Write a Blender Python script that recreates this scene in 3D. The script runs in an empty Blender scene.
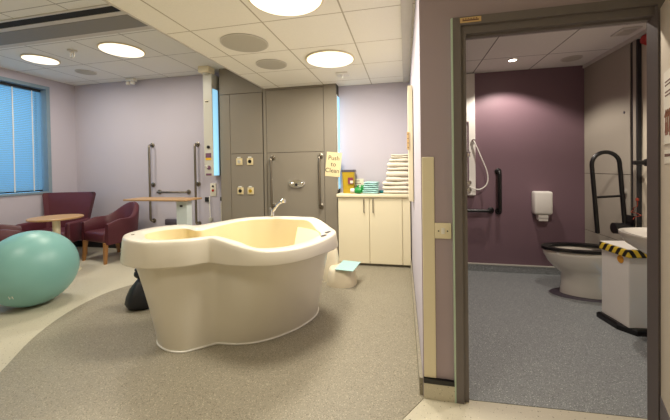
import bpy, bmesh, math, random
import numpy as np
from mathutils import Vector, Matrix, Euler
random.seed(7)
SC = bpy.context.scene
COL = SC.collection
PI = math.pi

# ------------------------------------------------------------------ camera
F_PX, YAW, PITCH, ROLL, CY, CAM_H = 316.89, .21919, .01342, -.0152, 172.71, 1.28
def rot_cam():
    c, s = math.cos(YAW), math.sin(YAW)
    Rz = np.array([[c, 0, s], [0, 1, 0], [-s, 0, c]])
    c, s = math.cos(PITCH), math.sin(PITCH)
    Rx = np.array([[1, 0, 0], [0, c, -s], [0, s, c]])
    c, s = math.cos(ROLL), math.sin(ROLL)
    Rr = np.array([[c, -s, 0], [s, c, 0], [0, 0, 1]])
    return Rr @ Rx @ Rz
_R = rot_cam()
def w_axis(row): return Vector((row[0], row[2], -row[1]))
cam_d = bpy.data.cameras.new('camera'); cam = bpy.data.objects.new('camera', cam_d); COL.objects.link(cam)
ax, ay, az = w_axis(_R[0]), -w_axis(_R[1]), -w_axis(_R[2])
cam.matrix_world = Matrix(((ax.x, ay.x, az.x, 0), (ax.y, ay.y, az.y, 0), (ax.z, ay.z, az.z, CAM_H), (0, 0, 0, 1)))
cam_d.sensor_fit = 'HORIZONTAL'; cam_d.sensor_width = 36; cam_d.lens = F_PX / 670 * 36
cam_d.shift_y = -(210 - CY) / 670
cam_d.clip_start = .05
SC.camera = cam

# ------------------------------------------------------------------ world, exposure
SC.view_settings.view_transform = 'Standard'; SC.view_settings.look = 'None'
SC.view_settings.gamma = 1; SC.view_settings.use_curve_mapping = False
SC.view_settings.exposure = 0.12
wd = bpy.data.worlds.new('world'); SC.world = wd; wd.use_nodes = True
bg = wd.node_tree.nodes['Background']
bg.inputs[0].default_value = (.20, .55, .88, 1); bg.inputs[1].default_value = 2.1      # overcast blue daylight outside the window
LAMP_WARM = (1, .93, .78)
LAMP_POWER = 30            # W of light under each round ceiling panel
DOWN_POWER = 58

# ------------------------------------------------------------------ materials
def srgb(r, g, b):
    f = lambda c: c / 12.92 if c <= .04045 else ((c + .055) / 1.055) ** 2.4
    return (f(r / 255), f(g / 255), f(b / 255), 1)
class NT:
    def __init__(s, name):
        s.m = bpy.data.materials.new(name); s.m.use_nodes = True
        s.t = s.m.node_tree; s.b = s.t.nodes['Principled BSDF']
    def n(s, typ, **kw):
        nd = s.t.nodes.new(typ)
        for k, v in kw.items(): setattr(nd, k, v)
        return nd
    def l(s, a, b): s.t.links.new(a, b)
    def math(s, op, a, b=None, c=None):
        nd = s.n('ShaderNodeMath', operation=op)
        for i, v in enumerate((a, b, c)):
            if v is None: continue
            if isinstance(v, (int, float)): nd.inputs[i].default_value = v
            else: s.l(v, nd.inputs[i])
        return nd.outputs[0]
    def mix(s, fac, a, b):
        nd = s.n('ShaderNodeMix', data_type='RGBA')
        for sock, v in ((nd.inputs[0], fac), (nd.inputs[6], a), (nd.inputs[7], b)):
            if isinstance(v, (int, float, tuple)): sock.default_value = v
            else: s.l(v, sock)
        return nd.outputs[2]
    def coord(s, kind='Object'): return s.n('ShaderNodeTexCoord').outputs[kind]
    def noise(s, scale, detail=2, vec=None, rough=.5):
        nd = s.n('ShaderNodeTexNoise'); nd.inputs['Scale'].default_value = scale
        nd.inputs['Detail'].default_value = detail; nd.inputs['Roughness'].default_value = rough
        s.l(vec if vec is not None else s.coord(), nd.inputs['Vector']); return nd.outputs['Fac']
    def bump(s, h, strength=.1, dist=.01):
        nd = s.n('ShaderNodeBump'); nd.inputs['Strength'].default_value = strength; nd.inputs['Distance'].default_value = dist
        s.l(h, nd.inputs['Height']); s.l(nd.outputs[0], s.b.inputs['Normal'])
def plain(name, col, rough=.5, metal=0, var=.06, nscale=12, spec=.5, bump=0, coat=0):
    k = NT(name); c = srgb(*col)
    d = tuple(x * (1 - var) for x in c[:3]) + (1,); u = tuple(min(1, x * (1 + var)) for x in c[:3]) + (1,)
    nz = k.noise(nscale, 3)
    k.l(k.mix(nz, d, u), k.b.inputs['Base Color'])
    k.b.inputs['Roughness'].default_value = rough; k.b.inputs['Metallic'].default_value = metal
    k.b.inputs['Specular IOR Level'].default_value = spec
    if coat: k.b.inputs['Coat Weight'].default_value = coat
    if bump: k.bump(k.noise(nscale * 10, 2), bump, .004)
    return k.m
def speckle(name, base, dark, light, scale, rough=.45, dk=.70, lt=.70, big=.08):
    k = NT(name); b = srgb(*base)
    v = k.coord()
    n1 = k.noise(scale, 1, v); n2 = k.noise(scale * 1.31, 1, v); nb = k.noise(1.5, 3, v)
    base2 = k.mix(nb, tuple(x * (1 - big) for x in b[:3]) + (1,), tuple(x * (1 + big) for x in b[:3]) + (1,))
    c1 = k.mix(k.math('MULTIPLY', k.math('GREATER_THAN', n1, dk), .75), base2, srgb(*dark))
    c2 = k.mix(k.math('MULTIPLY', k.math('GREATER_THAN', n2, lt), .75), c1, srgb(*light))
    k.l(c2, k.b.inputs['Base Color']); k.b.inputs['Roughness'].default_value = rough
    return k.m
def tiles(name, base, line, x0, sx, y0, sy, w=.006):
    k = NT(name); v = k.coord(); sp = k.n('ShaderNodeSeparateXYZ'); k.l(v, sp.inputs[0])
    dx = k.math('PINGPONG', k.math('SUBTRACT', sp.outputs[0], x0), sx / 2)
    dy = k.math('PINGPONG', k.math('SUBTRACT', sp.outputs[1], y0), sy / 2)
    ln = k.math('MAXIMUM', k.math('LESS_THAN', dx, w), k.math('LESS_THAN', dy, w * .8))
    nz = k.noise(60, 3, v); b = srgb(*base)
    cc = k.mix(nz, tuple(x * .96 for x in b[:3]) + (1,), tuple(x * 1.04 for x in b[:3]) + (1,))
    k.l(k.mix(ln, cc, srgb(*line)), k.b.inputs['Base Color']); k.b.inputs['Roughness'].default_value = .9
    k.bump(k.math('SUBTRACT', 1, ln), .4, .006)
    return k.m
def glow(name, col, strength, edge=None):
    k = NT(name); k.b.inputs['Base Color'].default_value = (*col, 1); k.b.inputs['Emission Color'].default_value = (*col, 1)
    k.b.inputs['Emission Strength'].default_value = strength
    return k.m
def wood(name, a, b, scale=6, rough=.4):
    k = NT(name); v = k.coord(); mp = k.n('ShaderNodeMapping'); mp.inputs['Scale'].default_value = (1, 9, 9); k.l(v, mp.inputs[0])
    k.l(k.mix(k.noise(scale, 4, mp.outputs[0]), srgb(*a), srgb(*b)), k.b.inputs['Base Color']); k.b.inputs['Roughness'].default_value = rough
    return k.m
def hazard(name):
    k = NT(name); v = k.coord(); sp = k.n('ShaderNodeSeparateXYZ'); k.l(v, sp.inputs[0])
    t = k.math('ADD', k.math('ADD', sp.outputs[0], sp.outputs[1]), k.math('MULTIPLY', sp.outputs[2], .6))
    st = k.math('GREATER_THAN', k.math('PINGPONG', t, .033), .017)
    k.l(k.mix(st, srgb(228, 196, 60), srgb(24, 22, 22)), k.b.inputs['Base Color']); k.b.inputs['Roughness'].default_value = .4
    return k.m

M = dict(
    lilac=plain('lilac_paint', (192, 186, 198), .75, var=.02, nscale=3, spec=.3),
    purple=plain('mauve_paint', (167, 152, 160), .7, var=.03, nscale=3, spec=.3),
    plum=plain('plum_wall_sheet', (120, 96, 105), .45, var=.05, nscale=2, spec=.4),
    cream_floor=speckle('cream_vinyl', (200, 193, 174), (92, 80, 66), (224, 216, 196), 80, .38, .70, .70, .03),
    tan_floor=speckle('taupe_vinyl', (144, 137, 121), (108, 99, 85), (184, 174, 154), 120, .45, .63, .63, .05),
    grey_floor=speckle('grey_safety_vinyl', (137, 141, 142), (101, 105, 108), (225, 230, 230), 150, .5, .60, .67, .06),
    tile_r=tiles('ceiling_tiles_warm', (247, 244, 234), (190, 182, 164), -.44, .64, 2.31, .595),
    tile_l=tiles('ceiling_tiles_grey', (236, 236, 232), (170, 168, 164), -3.0, .66, 2.88, .66),
    tile_b=tiles('ceiling_tiles_bathroom', (232, 230, 224), (140, 137, 132), 1.43, .62, 3.64, .6),
    duct=plain('taupe_duct_panel', (134, 126, 114), .5, var=.03, nscale=4, spec=.4),
    joint=plain('dark_joint', (72, 67, 60), .8),
    frame=plain('grey_door_frame', (108, 101, 101), .45, var=.03),
    dark=plain('dark_rubber', (38, 38, 40), .5),
    black=plain('black_plastic', (13, 13, 15), .33),
    cream=plain('cream_laminate', (230, 219, 190), .45, var=.02, nscale=3),
    creamp=plain('cream_plastic', (226, 214, 190), .4, var=.02),
    white=plain('white_plastic', (232, 229, 222), .35, var=.02),
    ceramic=plain('white_ceramic', (214, 210, 200), .15, var=.02, coat=.3),
    tub=plain('cream_acrylic', (219, 212, 198), .32, var=.015, nscale=3, coat=.15),
    tub_warm_lit=plain('cream_acrylic_warm_lit', (222, 206, 164), .3, var=.015, nscale=3),  # yellower copy of the tub acrylic; warm light inside put into the colour
    steel=plain('brushed_steel', (138, 130, 118), .35, 1, .08, 30),
    chrome=plain('chrome', (225, 225, 225), .08, 1, .02),
    greymetal=plain('grey_enamel', (196, 194, 184), .4, var=.03),
    maroon=plain('maroon_vinyl', (88, 40, 50), .42, var=.12, nscale=9, bump=.05),
    legwood=wood('beech_leg', (176, 128, 78), (150, 104, 60)),
    tablewood=wood('beech_top', (190, 154, 112), (166, 128, 88)),
    teal=plain('mint_rubber', (128, 180, 177), .38, var=.04, nscale=5, spec=.5),
    navy=plain('navy_plastic_bag', (20, 23, 34), .45, var=.3, nscale=14, bump=.3),
    towel=plain('white_towel', (232, 224, 208), .95, var=.05, nscale=40, bump=.6),
    aqua=plain('aqua_towel', (172, 212, 210), .95, var=.06, nscale=40, bump=.4),
    tealcloth=plain('deep_teal_cloth', (40, 128, 136), .9, nscale=30),
    green=plain('green_plastic', (28, 140, 62), .4),
    amber=plain('amber_plastic', (180, 150, 34), .35, var=.05),
    lid=plain('slate_lid', (84, 78, 88), .5),
    wine=plain('wine_print', (130, 50, 74), .6),
    paper=plain('cream_paper', (222, 205, 162), .8, var=.03),
    card=plain('white_card', (222, 216, 200), .8, var=.02),
    ink=plain('black_ink', (40, 30, 26), .8),
    brownink=plain('brown_ink', (112, 82, 70), .8),
    redink=plain('red_brown_ink', (148, 104, 88), .8),
    brass=plain('tan_label', (212, 178, 124), .5),
    bluecol=plain('pale_blue_enamel', (214, 224, 226), .4),
    yellow=plain('yellow_plastic', (222, 178, 52), .4),
    red=plain('red_plastic', (170, 36, 30), .4),
    redcord=plain('orange_red_cord', (150, 62, 44), .6),
    speaker=plain('grey_grille', (190, 186, 174), .7, var=.08, nscale=200),
    chilled=plain('grey_perforated_metal', (138, 136, 130), .6, var=.12, nscale=260),
    slot=plain('black_slot', (22, 22, 22), .8),
    trimw=plain('white_trim', (206, 202, 194), .5),
    greentrim=plain('pale_green_strip', (180, 200, 182), .4),
    bathpanel=plain('greige_panel', (160, 153, 140), .5, var=.03, nscale=3),
    winframe=plain('grey_window_frame', (128, 148, 164), .5),
    leafpaint=plain('ivory_door_laminate', (206, 196, 176), .45, var=.03, nscale=2),
    orange=plain('orange_sticker', (214, 150, 40), .5),
    mauve=plain('mauve_print', (112, 74, 100), .6),
    panel=glow('round_lamp_panel', (1, .89, .70), 1.5),
    glowblue=glow('blue_glow', (.30, .62, .86), .85),  # glowing blue for the side faces of column and duct panels
    downled=glow('downlight_lens', (1, .86, .66), 16),
    redled=glow('red_indicator', (.8, .1, .05), .6),
    hazard=hazard('hazard_tape'),
)
k = NT('blue_tinted_slat')
tr = k.n('ShaderNodeBsdfTranslucent'); tr.inputs[0].default_value = (.42, .72, .86, 1)
df = k.n('ShaderNodeBsdfDiffuse'); k.l(k.mix(k.noise(3, 2), (.34, .52, .62, 1), (.40, .58, .68, 1)), df.inputs[0])
mx = k.n('ShaderNodeMixShader'); mx.inputs[0].default_value = .55; k.l(df.outputs[0], mx.inputs[1]); k.l(tr.outputs[0], mx.inputs[2])
k.l(mx.outputs[0], k.t.nodes['Material Output'].inputs[0]); M['slat'] = k.m
k = NT('window_glass'); k.b.inputs['Transmission Weight'].default_value = 1; k.b.inputs['Roughness'].default_value = .02
k.b.inputs['Base Color'].default_value = (.92, .97, 1, 1); k.b.inputs['IOR'].default_value = 1.05; M['glass'] = k.m

# ------------------------------------------------------------------ mesh helpers
class MB:
    def __init__(s): s.b = bmesh.new(); s.smooth = False
    def _xf(s, vs, mat):
        if mat is not None: bmesh.ops.transform(s.b, matrix=mat, verts=vs)
    def box(s, x0, x1, y0, y1, z0, z1, bev=0, seg=2, mat=None):
        r = bmesh.ops.create_cube(s.b, size=1)
        vs = r['verts']
        for v in vs:
            v.co = Vector((x0 + (v.co.x + .5) * (x1 - x0), y0 + (v.co.y + .5) * (y1 - y0), z0 + (v.co.z + .5) * (z1 - z0)))
        if bev:
            es = list({e for v in vs for e in v.link_edges})
            rr = bmesh.ops.bevel(s.b, geom=es, offset=bev, segments=seg, profile=.5, affect='EDGES')
            vs = list({v for f in rr['faces'] for v in f.verts} | {v for v in vs if v.is_valid})
            # collect whole island
            seen = set(vs); st = list(vs)
            while st:
                a = st.pop()
                for e in a.link_edges:
                    o = e.other_vert(a)
                    if o not in seen: seen.add(o); st.append(o)
            vs = list(seen)
        s._xf(vs, mat); return s
    def rings(s, rings, cap0=True, cap1=True, closed=True, mat=None):
        R = [[s.b.verts.new(Vector(p)) for p in ring] for ring in rings]
        for a, c in zip(R, R[1:]):
            n = len(a)
            for i in range(n if closed else n - 1):
                j = (i + 1) % n
                s.b.faces.new((a[i], a[j], c[j], c[i]))
        if cap0: s.b.faces.new(list(reversed(R[0])))
        if cap1: s.b.faces.new(R[-1])
        s._xf([v for r in R for v in r], mat); return s
    def lathe(s, prof, c=(0, 0, 0), seg=24, axis='z', cap=True, mat=None, sx=1, sy=1):
        rs = []
        for r, h in prof:
            ring = []
            for i in range(seg):
                a = 2 * PI * i / seg; x, y = r * math.cos(a) * sx, r * math.sin(a) * sy
                p = {'z': (x, y, h), 'y': (x, h, -y), 'x': (h, x, y)}[axis]
                ring.append((c[0] + p[0], c[1] + p[1], c[2] + p[2]))
            rs.append(ring)
        return s.rings(rs, cap, cap, mat=mat)
    def tube(s, pts, r, seg=10, closed=False, mat=None):
        P = [Vector(p) for p in pts]; n = len(P); rs = []
        up = None
        for i in range(n):
            if closed: t = P[(i + 1) % n] - P[i - 1]
            else: t = P[min(i + 1, n - 1)] - P[max(i - 1, 0)]
            t.normalize()
            if up is None:
                up = t.orthogonal().normalized()
            up = (up - t * up.dot(t)).normalized(); sd = t.cross(up)
            rr = r[i] if isinstance(r, (list, tuple)) else r
            rs.append([P[i] + (up * math.cos(2 * PI * q / seg) + sd * math.sin(2 * PI * q / seg)) * rr for q in range(seg)])
        if closed: rs.append(rs[0]); return s.rings(rs, False, False, mat=mat)
        return s.rings(rs, True, True, mat=mat)
    def sphere(s, c, r, seg=24, sc=(1, 1, 1)):
        m = Matrix.Translation(c) @ Matrix.Diagonal((sc[0], sc[1], sc[2], 1))
        bmesh.ops.create_uvsphere(s.b, u_segments=seg, v_segments=max(8, seg // 2), radius=r, matrix=m); return s
    def prism(s, poly, z0, z1, mat=None):
        return s.rings([[(x, y, z0) for x, y in poly], [(x, y, z1) for x, y in poly]], mat=mat)
    def build(s, name, mat, parent=None, smooth=False, loc=None, rotz=0, ang=35):
        bmesh.ops.recalc_face_normals(s.b, faces=s.b.faces[:])
        me = bpy.data.meshes.new(name); 
        if smooth:
            for f in s.b.faces: f.smooth = True
            for e in s.b.edges:
                if len(e.link_faces) == 2 and e.calc_face_angle(0) > math.radians(ang): e.smooth = False
        s.b.to_mesh(me); s.b.free()
        me.materials.append(M[mat] if isinstance(mat, str) else mat)
        o = bpy.data.objects.new(name, me); COL.objects.link(o)
        if parent: o.parent = parent
        if loc: o.location = loc
        o.rotation_euler.z = rotz
        return o
def fillet(pts, rad, n=6):
    P = [Vector(p) for p in pts]; out = [P[0]]
    for a, b, c in zip(P, P[1:], P[2:]):
        d0 = (a - b).normalized(); d1 = (c - b).normalized(); p0 = b + d0 * rad; p1 = b + d1 * rad
        for i in range(n + 1):
            t = i / n; out.append(p0 * (1 - t) ** 2 + b * 2 * t * (1 - t) + p1 * t * t)
    return out + [P[-1]]
def catmull(ctrl, per=6):
    n = len(ctrl); C = [np.array(c, float) for c in ctrl]; out = []
    for i in range(n):
        p0, p1, p2, p3 = C[i - 1], C[i], C[(i + 1) % n], C[(i + 2) % n]
        for q in range(per):
            t = q / per
            out.append(.5 * ((2 * p1) + (-p0 + p2) * t + (2 * p0 - 5 * p1 + 4 * p2 - p3) * t * t + (-p0 + 3 * p1 - 3 * p2 + p3) * t ** 3))
    return np.array(out)
def catopen(ctrl, per=8):
    C = [np.array(c, float) for c in ctrl]; C = [2 * C[0] - C[1]] + C + [2 * C[-1] - C[-2]]; out = []
    for i in range(1, len(C) - 2):
        p0, p1, p2, p3 = C[i - 1:i + 3]
        for q in range(per):
            t = q / per
            out.append(.5 * ((2 * p1) + (-p0 + p2) * t + (2 * p0 - 5 * p1 + 4 * p2 - p3) * t * t + (-p0 + 3 * p1 - 3 * p2 + p3) * t ** 3))
    return [tuple(p) for p in out] + [tuple(C[-2])]
def tag(o, label, cat, group=None):
    o['label'] = label; o['category'] = cat
    if group: o['group'] = group
    return o
def thing(name, label, cat, loc=(0, 0, 0), rotz=0, group=None):
    o = bpy.data.objects.new(name, None); o.empty_display_size = .1; COL.objects.link(o)
    o.location = loc; o.rotation_euler = (0, 0, rotz); return tag(o, label, cat, group)
def struct(o): o['kind'] = 'structure'; return o
def sbox(name, mat, *a, parent=None, bev=0):
    o = MB().box(*a, bev=bev).build(name, mat, parent)
    return o if parent else struct(o)
def dup(root, loc, rotz, label, group=None):
    r = root.copy(); COL.objects.link(r); r.location = loc; r.rotation_euler = (0, 0, rotz); r['label'] = label
    if group: r['group'] = group
    for ch in list(root.children):
        c = ch.copy(); COL.objects.link(c); c.parent = r
        for g in list(ch.children):
            d = g.copy(); COL.objects.link(d); d.parent = c
    return r
def text(name, body, size, mat, parent, mw):
    cu = bpy.data.curves.new('t', 'FONT'); cu.body = body; cu.size = size; cu.align_x = 'CENTER'; cu.align_y = 'CENTER'; cu.extrude = .0006
    ob = bpy.data.objects.new('t', cu); COL.objects.link(ob)
    me = bpy.data.meshes.new_from_object(ob.evaluated_get(bpy.context.evaluated_depsgraph_get()))
    bpy.data.objects.remove(ob); me.transform(mw); me.materials.clear(); me.materials.append(M[mat])
    o = bpy.data.objects.new(name, me); COL.objects.link(o); o.parent = parent; return o
UPRIGHT = Matrix.Rotation(PI / 2, 4, 'X')          # text facing -Y

# ------------------------------------------------------------------ the setting
XL, YB, ZR, ZL, XE = -5.54, 4.37, 2.43, 2.77, -1.945
YD, XBR, YF, ZB, YN, XN = 1.82, 2.0, 4.15, 2.41, -1.6, 1.75
XBL = .30
sbox('floor', 'cream_floor', XL - .1, XN + .1, YN - .1, YB + .1, -.1, 0)
# taupe inlay with its curved border
curve = catopen([(-2.20, .95), (-2.40, 1.26), (-2.56, 1.50), (-2.84, 1.88), (-3.03, 2.28), (-3.10, 2.66), (-3.06, 2.9), (-2.97, 3.1), (-2.80, 3.5), (-2.62, 3.9), (-2.62, 4.36)], 6)
inlay = [(-.45, .95), (-.033, 1.62), (.085, 1.80)] + [(.066, 4.36)] + list(reversed(curve))
struct(MB().prism(inlay, .0, .003).build('floor_inlay', 'tan_floor'))
struct(MB().prism([(.335, 1.835), (1.075, 1.868), (1.75, 1.9), (XBR, 1.97), (XBR, YF), (.2, YF), (.2, 1.96)], .0, .003).build('floor_bathroom', 'grey_floor'))
# walls; the window wall has its opening Y 2.2..3.94, Z .95..2.65
WY0, WY1, WZ0, WZ1 = 2.0, 3.965, .955, 2.645
wl = MB(); wl.box(XL - .25, XL, YN, WY0, 0, ZL + .1); wl.box(XL - .25, XL, WY1, YB + .2, 0, ZL + .1)
wl.box(XL - .25, XL, WY0, WY1, 0, WZ0); wl.box(XL - .25, XL, WY0, WY1, WZ1, ZL + .1)
struct(wl.build('wall_left', 'lilac'))
sbox('wall_back', 'lilac', XL, .065, YB, YB + .15, 0, ZL + .1)
struct(MB().prism([(.065, YB + .15), (.065, YB), (.083, YD), (XBL - .02, YD), (XBL - .02, YB + .15)], 0, ZL + .1).build('wall_right', 'lilac'))
# wall with the door (mauve); opening X .32..1.163
DX0, DX1, DZ = .322, 1.166, 1.988
wf = MB(); wf.box(.0835, DX0 - .0, YD - .004, YD + .045, 0, ZL + .1); wf.box(DX1 + .02, XN + .5, YD - .004, YD + .045, 0, ZL + .1)
wf.box(DX0, DX1 + .02, YD - .004, YD + .045, DZ + .04, ZL + .1)
struct(wf.build('wall_front', 'purple'))
sbox('wall_near', 'cream', XL, XN + .1, YN - .12, YN, 0, ZL + .1)
sbox('wall_far_right', 'cream', XN, XN + .12, YN, YD - .004, 0, ZL + .1)
sbox('wall_bathroom_back', 'plum', XBL - .02, XBR + .3, YF, YF + .15, 0, 2.6)
sbox('wall_bathroom_left', 'plum', XBL - .06, XBL, YD + .045, YF, 0, 2.6)
wr = sbox('wall_bathroom_right', 'leafpaint', XBR + .03, XBR + .2, YD + .045, YF, 0, 2.6)
# ceilings
sbox('ceiling_right', 'tile_r', XE, XN + .1, YN, YB, ZR, ZR + .12)
sbox('ceiling_left', 'tile_l', XL, XE, YN, YB, ZL, ZL + .12)
sbox('trim_1', 'trimw', XE - .02, XE, YN, YB, ZR - .004, ZL)
sbox('ceiling_bathroom', 'tile_b', XBL - .02, XBR + .2, YD + .045, YF, ZB, ZB + .1)
sbox('trim_2', 'trimw', -.02, .062, YN + 3.45, YB, ZR - .012, ZR)
# bathroom cornice
sbox('trim_3', 'trimw', XBR - .02, XBR + .03, YD + .16, YF, ZB - .035, ZB)
# skirtings
sbox('baseboard_back', 'dark', XL, -2.66, YB - .012, YB, 0, .1)
sbox('baseboard_left', 'dark', XL, XL + .012, YN, YB - .012, 0, .1)
b = MB().box(.085, DX0 - .07, YD - .022, YD - .004, 0, .088).build('baseboard_front', 'cream_floor'); struct(b)
MB().box(.085, DX0 - .07, YD - .024, YD - .004, .088, .112).build('capping_strip', 'black', b)
struct(MB().prism([(.060, YB), (.045, YB), (.062, YD), (.082, YD)], 0.003, .10).build('baseboard_right', 'tan_floor'))
b = sbox('baseboard_bathroom_back', 'grey_floor', XBL, XBR, YF - .02, YF, 0, .085)
MB().box(XBL, XBR, YF - .024, YF, .085, .098).build('capping_strip', 'greymetal', b)
sbox('trim_4', 'cream', .088, .152, YD - .012, YD - .004, .114, 1.335, bev=.003)      # corner guard strip
# door frame
df = MB(); fy0, fy1 = YD - .024, YD + .047
df.box(.254, .294, fy0, fy1, 0, 2.072); df.box(.294, DX0, fy0 + .018, fy1, 0, 2.03); df.box(DX1, DX1 + .055, fy0, fy1, 0, 2.072)
df.box(.294, DX1, fy0, fy1, DZ + .04, 2.072); df.box(DX0, DX1, fy0 + .018, fy1, DZ, DZ + .045)
df.box(DX0, DX1, YD + .02, fy1, DZ - .012, DZ)
d1 = struct(df.build('door_1', 'frame'))
MB().box(.246, .254, fy0 - .002, fy0 + .02, 0, 2.07).build('edge_strip', 'greentrim', d1)['label'] = 'pale green strip down the frame edge'

# window: frame, glass, and the blind
wm = MB(); fx0, fx1 = XL - .12, XL + .015
wm.box(fx0, fx1, WY0, WY0 + .05, WZ0, WZ1); wm.box(fx0, fx1, WY1 - .05, WY1, WZ0, WZ1); wm.box(fx0, fx1, WY0 + .05, WY1 - .05, WZ0, WZ0 + .03); wm.box(fx0, fx1, WY0 + .05, WY1 - .05, WZ1 - .05, WZ1)
win = struct(wm.build('window_1', 'winframe'))
g = MB(); g.box(XL - .20, XL - .196, WY0, WY1, WZ0, WZ1); g.build('pane', 'glass', win)
g = MB()
for a in ((WY0 + .05, WY0 + .075), (WY1 - .075, WY1 - .05)): g.box(XL - .21, XL - .185, a[0], a[1], WZ0 + .03, WZ1 - .05)
g.box(XL - .21, XL - .185, WY0 + .05, WY1 - .05, WZ0 + .03, WZ0 + .05); g.box(XL - .21, XL - .185, WY0 + .05, WY1 - .05, WZ1 - .075, WZ1 - .05)
g.build('sash', 'dark', win)
bl = thing('venetian_blind', 'closed blue-lit slatted blind hanging in the window', 'blind', (XL - .10, 2.95, WZ1 - .055))
zt = 0; H = WZ1 - WZ0 - .09; y0, y1 = WY0 + .06 - 2.95, WY1 - .065 - 2.95
MB().box(-.02, .02, y0, y1, -.035, 0).build('headrail', 'dark', bl)
s = MB(); nsl = 58
for i in range(nsl):
    z = -.05 - i * (H - .06) / nsl
    s.box(-.013, .013, y0, y1, -.0006, .0006, mat=Matrix.Translation((0, 0, z)) @ Matrix.Rotation(math.radians(72), 4, 'Y'))
s.build('slats', 'slat', bl)
for yy_ in (y0 + .25, y0 + .56, y0 + .87, y0 + 1.18, y1 - .37, y1 - .12):
    MB().box(.014, .018, yy_ - .007, yy_ + .007, -H + .01, -.03).build('ladder_tape', 'white', bl)
MB().box(-.015, .015, y0, y1, -H, -H + .022).build('bottom_rail', 'dark', bl)

# ------------------------------------------------------------------ ceiling fittings
def ceiling_lamp(x, y, z, r, label, grp, power):
    t = thing('ceiling_light', label, 'light', (x, y, z), 0, grp)
    MB().lathe([(r, 0), (r + .012, -.004), (r + .012, -.012), (r, -.016), (r - .002, -.012)], seg=48).build('bezel', 'cream', t, True)
    MB().lathe([(.001, -.013), (r - .004, -.0145), (r - .004, -.017), (.001, -.022)], seg=48).build('diffuser', 'panel', t, True)
    ld = bpy.data.lights.new('lamp', 'AREA'); ld.shape = 'DISK'; ld.size = 2 * r * .9; ld.energy = power; ld.color = LAMP_WARM
    lo = bpy.data.objects.new('lamp', ld); COL.objects.link(lo); lo.parent = t; lo.location = (0, 0, -.0235)
    return t
GR = 'round warm ceiling light panels'
ceiling_lamp(-.765, 2.00, ZR, .245, 'large round lit panel at the top edge above the bath', GR, LAMP_POWER * 1.1)
ceiling_lamp(-.757, 3.245, ZR, .245, 'round lit ceiling panel nearest the linen cupboard', GR, LAMP_POWER * 1.2)
ceiling_lamp(-3.36, 3.235, ZL, .235, 'round lit panel in the higher ceiling, right one, above the overbed table', GR, LAMP_POWER * .62)
ceiling_lamp(-4.64, 3.235, ZL, .185, 'round lit panel in the higher ceiling nearest the window', GR, LAMP_POWER * .62)
ceiling_lamp(-.765, .60, ZR, .245, 'round lit ceiling panel above the photographer', GR, LAMP_POWER * .36)
ceiling_lamp(-3.36, .9, ZL, .235, 'round lit panel in the higher ceiling behind the slot diffuser', GR, LAMP_POWER * .6)
def disc(name, x, y, z, r, label, cat, grp=None):
    t = thing(name, label, cat, (x, y, z), 0, grp)
    MB().lathe([(r, 0), (r + .012, -.002), (r + .012, -.008), (r, -.010)], seg=40).build('rim', 'trimw', t, True)
    MB().lathe([(r, -.004), (r, -.011), (.001, -.014)], seg=40).build('grille', 'speaker', t, True)
disc('ceiling_speaker', -1.41, 2.645, ZR, .20, 'large grey round ceiling disc above the far rim of the bath', 'speaker', 'grey discs in the ceiling')
disc('ceiling_speaker', -1.415, 3.245, ZR, .155, 'smaller grey round ceiling disc close to the duct panels', 'speaker', 'grey discs in the ceiling')
disc('ceiling_speaker', -4.62, 3.82, ZL, .12, 'small grey round disc in the lounge ceiling', 'speaker', 'grey discs in the ceiling')
disc('ceiling_vent', 1.73, 3.84, ZB, .085, 'pale round extract vent in the bathroom ceiling', 'vent')
t = thing('slot_diffuser', 'long black linear air slot in the ceiling at top left', 'air vent', (-4.0, 2.40, ZL))
MB().box(-1.5, 1.48, -.05, .05, -.006, 0).build('slot', 'slot', t)
MB().box(-1.5, 1.5, .05, .11, -.01, 0).build('flange', 'trimw', t)
MB().box(-1.5, 1.5, -.075, -.05, -.01, 0).build('flange', 'trimw', t)
t = thing('radiant_panel', 'grey perforated rectangular panel in the ceiling at top left', 'ceiling panel', (-4.0, 2.63, ZL))
MB().box(-1.5, 1.46, -.115, .13, -.012, 0, bev=.003).build('perforated_plate', 'chilled', t)
MB().box(-1.5, 1.5, .13, .20, -.008, 0).build('border', 'trimw', t)
MB().box(1.46, 1.5, -.115, .13, -.008, 0).build('border', 'trimw', t)
t = thing('emergency_light', 'small white twin-spot emergency light at the lounge ceiling edge', 'light', (-4.27, 4.27, ZL))
MB().box(-.075, .075, -.045, .045, -.05, 0, bev=.012).build('body', 'white', t, True)
for sx in (-.045, .045): MB().lathe([(.001, -.105), (.028, -.10), (.034, -.075), (.018, -.05)], (sx, -.02, 0), 16).build('spot', 'white', t, True)
t = thing('ceiling_detector', 'small white pendant detector between the two lounge lights', 'detector', (-3.95, 3.10, ZL))
MB().lathe([(.05, 0), (.05, -.012), (.02, -.024), (.012, -.03)], seg=20).build('base', 'trimw', t, True)
MB().tube([(.03 * math.cos(a), 0, -.06 + .03 * math.sin(a)) for a in [i * PI / 8 for i in range(16)]], .007, 8, True).build('ring', 'white', t, True)
t = thing('smoke_detector', 'small white square detector with a hanging tip by the duct panels', 'detector', (-.735, 3.80, ZR))
MB().box(-.075, .075, -.075, .075, -.018, 0, bev=.006).build('plate', 'white', t, True)
MB().lathe([(.022, -.018), (.022, -.028), (.012, -.032), (.010, -.055), (.004, -.06)], seg=16).build('probe', 'white', t, True)
t = thing('junction_box', 'beige box on the lounge ceiling above the tall column', 'box', (-2.80, 4.10, ZL))
MB().box(-.085, .085, -.08, .08, -.085, 0, bev=.01).build('box', 'cream', t, True)
MB().lathe([(.05, -.085), (.05, -.10), (.02, -.105)], seg=20).build('gland', 'greymetal', t, True)
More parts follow.
